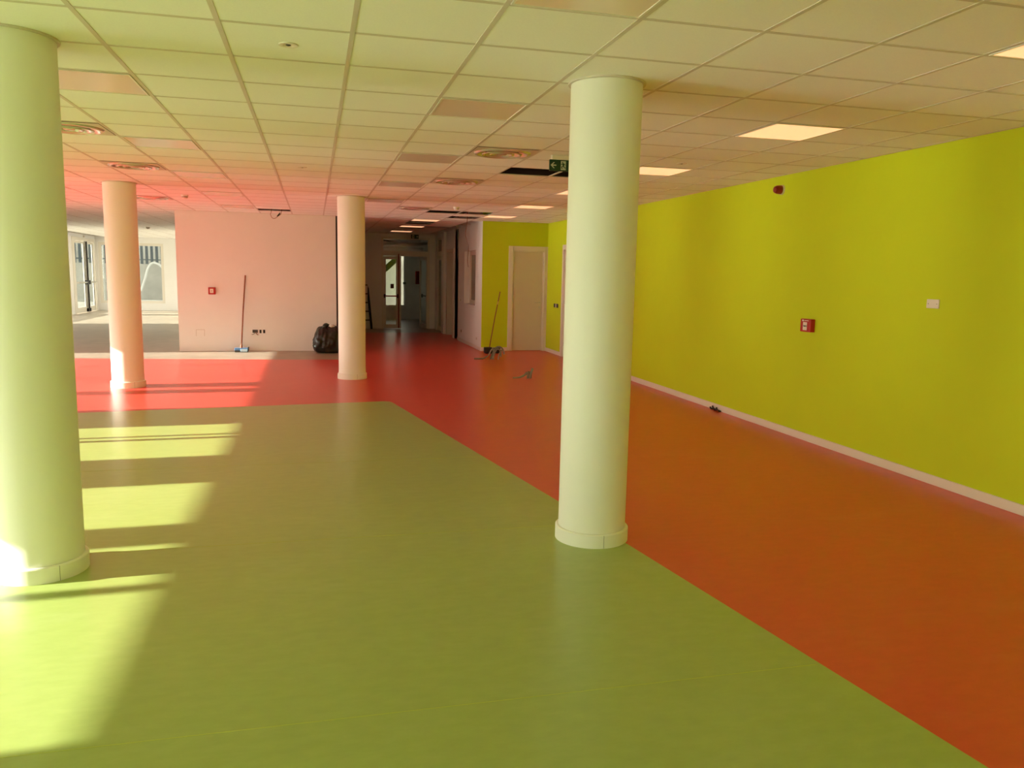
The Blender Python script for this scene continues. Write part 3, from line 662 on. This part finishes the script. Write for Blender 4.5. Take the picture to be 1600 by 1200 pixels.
# black bin bag
def bag():
    t = thing('bin_bag', 'full black plastic bin bag on the floor against the partition wall', 'bag', (.27, 16.22, 0))
    import bmesh
    from mathutils import noise
    b = bmesh.new(); bmesh.ops.create_icosphere(b, subdivisions=5, radius=1)
    for v in b.verts:
        p = v.co.copy(); n = 6.0
        s = (abs(p.x)**n + abs(p.y)**n + abs(p.z)**n)**(-1/n); q = p*s
        zz = (q.z+1)/2
        wx_ = .30*(1.0 - .16*max(0, zz-.55)*2 + .05*math.sin(zz*5)); wy_ = .24*(1 - .2*max(0, zz-.5)*2)
        co = Vector((q.x*wx_, q.y*wy_, zz*.50))
        nn = noise.fractal(q*1.7+Vector((3, 1, 2)), .9, 2, 4); fold = abs(noise.noise(Vector((q.x*3.2, q.y*3.2, q.z*.9+4))))
        d = co - Vector((0, 0, .25)); d.normalize()
        k = min(1, zz*6)
        co += d*(nn*.030 - fold*.035)*k
        co.z += (.05*max(0, noise.noise(Vector((q.x*3+1, q.y*3, 0))))+.02)*max(0, zz-.75)*4
        co.z = max(0, co.z); v.co = co
    me = bpy.data.meshes.new('sack'); b.to_mesh(me); b.free(); me.materials.append(M['bagm'])
    me.polygons.foreach_set('use_smooth', [True]*len(me.polygons))
    o = bpy.data.objects.new('sack', me); COL.objects.link(o); o.parent = t
    kt = MB().tube(smooth_path([(.20, 16.2, .48), (.18, 16.19, .535), (.215, 16.2, .565), (.27, 16.21, .545)], 5), [.05-.002*i for i in range(16)], 10).build('gathered_neck', 'bagm', t, True)
    MB().tube(smooth_path([(.27, 16.16, .50), (.33, 16.17, .545), (.39, 16.18, .50)], 4), [.012, .03, .04, .035, .03, .03, .025, .02, .01], 8).build('white_scrap', 'hose', t, True)
bag()
# mop leaning against the short green wall and conduits on the floor
t = thing('mop', 'mop with thin brown handle leaning on the short green wall', 'mop', (3.58, 16.1, 0))
MB().tube([(3.52, 15.95, .12), (3.68, 16.2, .72), (3.828, 16.385, 1.265)], .0105, 10).build('handle', 'wood', t, True)
MB().tube([(3.755, 16.29, 1.0), (3.772, 16.312, 1.06)], .014, 10).build('grip', 'yellow', t, True)
MB().box(3.40, 3.56, 15.80, 15.98, 0, .13).build('head', 'black', t, bevel=.02); MB().box(3.62, 3.74, 15.86, 15.98, 0, .12).build('head_side', 'black', t, bevel=.02)
def conduits(label, loc, arcs, cat='conduit'):
    t = thing('floor_conduit', label, cat, loc, 'grey flexible conduits rising from the floor')
    for pts, r in arcs:
        MB().tube(smooth_path([(loc[0]+a, loc[1]+b, c) for a, b, c in pts], 5), r, 10).build('flexible_tube', 'grey', t, True)
conduits('bundle of grey flexible conduits arching out of the floor by the mop', (3.30, 14.75, 0), [
    ([(-.02, 0, 0), (.02, .02, .10), (.07, .03, .20), (.15, .04, .24), (.22, .03, .20), (.25, 0, .10)], .017),
    ([(.02, -.02, 0), (.05, -.02, .12), (.11, 0, .20), (.17, 0, .17), (.18, -.02, .05)], .017),
    ([(-.20, -.02, .012), (-.12, -.01, .04), (-.05, 0, .10), (.0, .02, .18), (.05, .04, .22)], .016),
    ([(.13, -.02, 0), (.15, -.01, .10), (.2, .02, .17), (.245, .02, .16)], .016),
    ([(-.34, 0, .015), (-.26, .0, .014), (-.18, 0, .02)], .015)])
conduits('pair of grey flexible conduit stubs lying and sticking up from the orange floor', (3.26, 11.95, 0), [
    ([(-.24, -.02, .014), (-.14, -.01, .02), (-.06, 0, .045), (.0, .01, .09)], [.010+.0008*q for q in range(16)]),
    ([(.01, 0, 0), (.015, 0, .06), (.03, .01, .11)], .021),
    ([(.05, -.01, 0), (.06, 0, .08), (.09, .01, .16)], .019)])
# step ladder in the stair bay
t = thing('step_ladder', 'dark tapering step ladder standing left of the corridor end wall', 'ladder', (1.28, 23.0, 0))
zt = 2.0
for sx in (-1, 1):
    MB().bar((1.28+sx*.30, 22.95, 0), (1.28+sx*.13, 23.25, zt), .03, .07).build('rail', 'black', t)
    MB().bar((1.28+sx*.30, 23.75, 0), (1.28+sx*.13, 23.32, zt-.05), .03, .05).build('rear_rail', 'black', t)
for k in range(7):
    z = .24+.25*k; f = z/zt; hw = .30-.17*f
    MB().box(1.28-hw, 1.28+hw, 22.95+.3*f-.05, 22.95+.3*f+.05, z, z+.03).build('tread', 'darkgrey', t)
MB().box(1.12, 1.44, 23.18, 23.38, zt, zt+.03).build('top_plate', 'black', t)

# ------------------------------------------------------------------ outdoors
tag(MB().box(-90, 60, -70, 120, -.30, -.21).build('ground', 'ground'), 'pale paved ground outside the windows', 'ground', kind='structure')
tag(MB().box(-17.3, -17, 40, 110, -.21, 1.7).build('yard_wall', 'conc'), 'pale concrete yard wall beyond the left glazed wall', 'yard wall')
yw = tag(MB().box(-16.8, -2, 38.5, 38.8, -.21, 1.78).build('yard_wall', 'conc'), 'pale concrete yard wall behind the far windows', 'yard wall')
fe = thing('slat_fence', 'dark grey vertical slat fence on top of the far yard wall', 'fence', (-8, 38.65, 1.78))
proto = None
for k in range(52):
    x = -13.6+.21*k
    if proto is None: proto = MB().box(-.055, .055, -.02, .02, 0, 1.7).mesh('slat', 'fence')
    o = bpy.data.objects.new('slat', proto); COL.objects.link(o); o.parent = fe; o.location = (x+8, 0, 0)
MB().box(-13.8, -2.6, 38.68, 38.71, 1.95, 2.0).build('rail', 'fence', fe); MB().box(-13.8, -2.6, 38.68, 38.71, 3.2, 3.25).build('rail', 'fence', fe)
tag(MB().box(-15, 1.0, YF+.25, 41.2, 4.6, 4.8).build('yard_shade_roof', 'conc'), 'unseen flat roof added to shade the yard behind the far wall', 'canopy', kind='structure')  # added roof out of view, darkens the yard behind the far windows
tag(MB().box(WL-2.2, WL-.25, 8.6, 17.6, 2.80, 2.95).build('sky_block_canopy', 'conc'), 'unseen flat canopy added to cut sky light through the left glazed wall', 'canopy', kind='structure')  # added out of view, holds back sky light from the rear of the room
tag(MB().box(-12.2, -12.0, YF+.3, 43.6, -.21, 4.6).build('yard_light_block', 'conc'), 'concrete side wall added to keep sun and sky out of the far yard', 'yard wall', kind='structure')  # added wall, blocks sun and sky from the left of the yard
tag(MB().box(-1, 9, 33.0, 33.3, -.21, 2.9).build('lobby_light_block', 'cream'), 'pale cream wall added outside the lobby window to limit its brightness', 'building', kind='structure')  # added to hold down the sky light through the lobby window
tag(MB().box(-15, 1.0, 43.6, 44.0, -.21, 4.6).build('neighbour_wall', 'conc'), 'pale grey wall of the next building behind the slat fence', 'building', kind='structure')
tag(MB().box(-9.5, -2.5, 34.9, 36.0, -.21, .21).build('yard_ledge', 'conc'), 'low concrete ledge outside the far windows', 'ledge', kind='structure')
tag(MB().tube(smooth_path([(-7.6, 35.6, .255), (-7.1, 35.6, .55), (-6.85, 35.6, 1.1), (-6.7, 35.6, 1.6), (-6.5, 35.6, 1.82), (-6.2, 35.6, 1.70), (-6.0, 35.6, 1.3)], 8), .045, 10).build('outdoor_hose', 'hose', smooth=True), 'white hose curving up outside the far window', 'hose')
tag(MB().tube(smooth_path([(-7.6, 35.3, .256), (-6.9, 35.25, .256), (-6.3, 35.3, .256), (-5.6, 35.2, .256)], 6), .045, 10).build('outdoor_hose', 'hose', smooth=True), 'white hose lying level outside the bottom of the far window', 'hose')
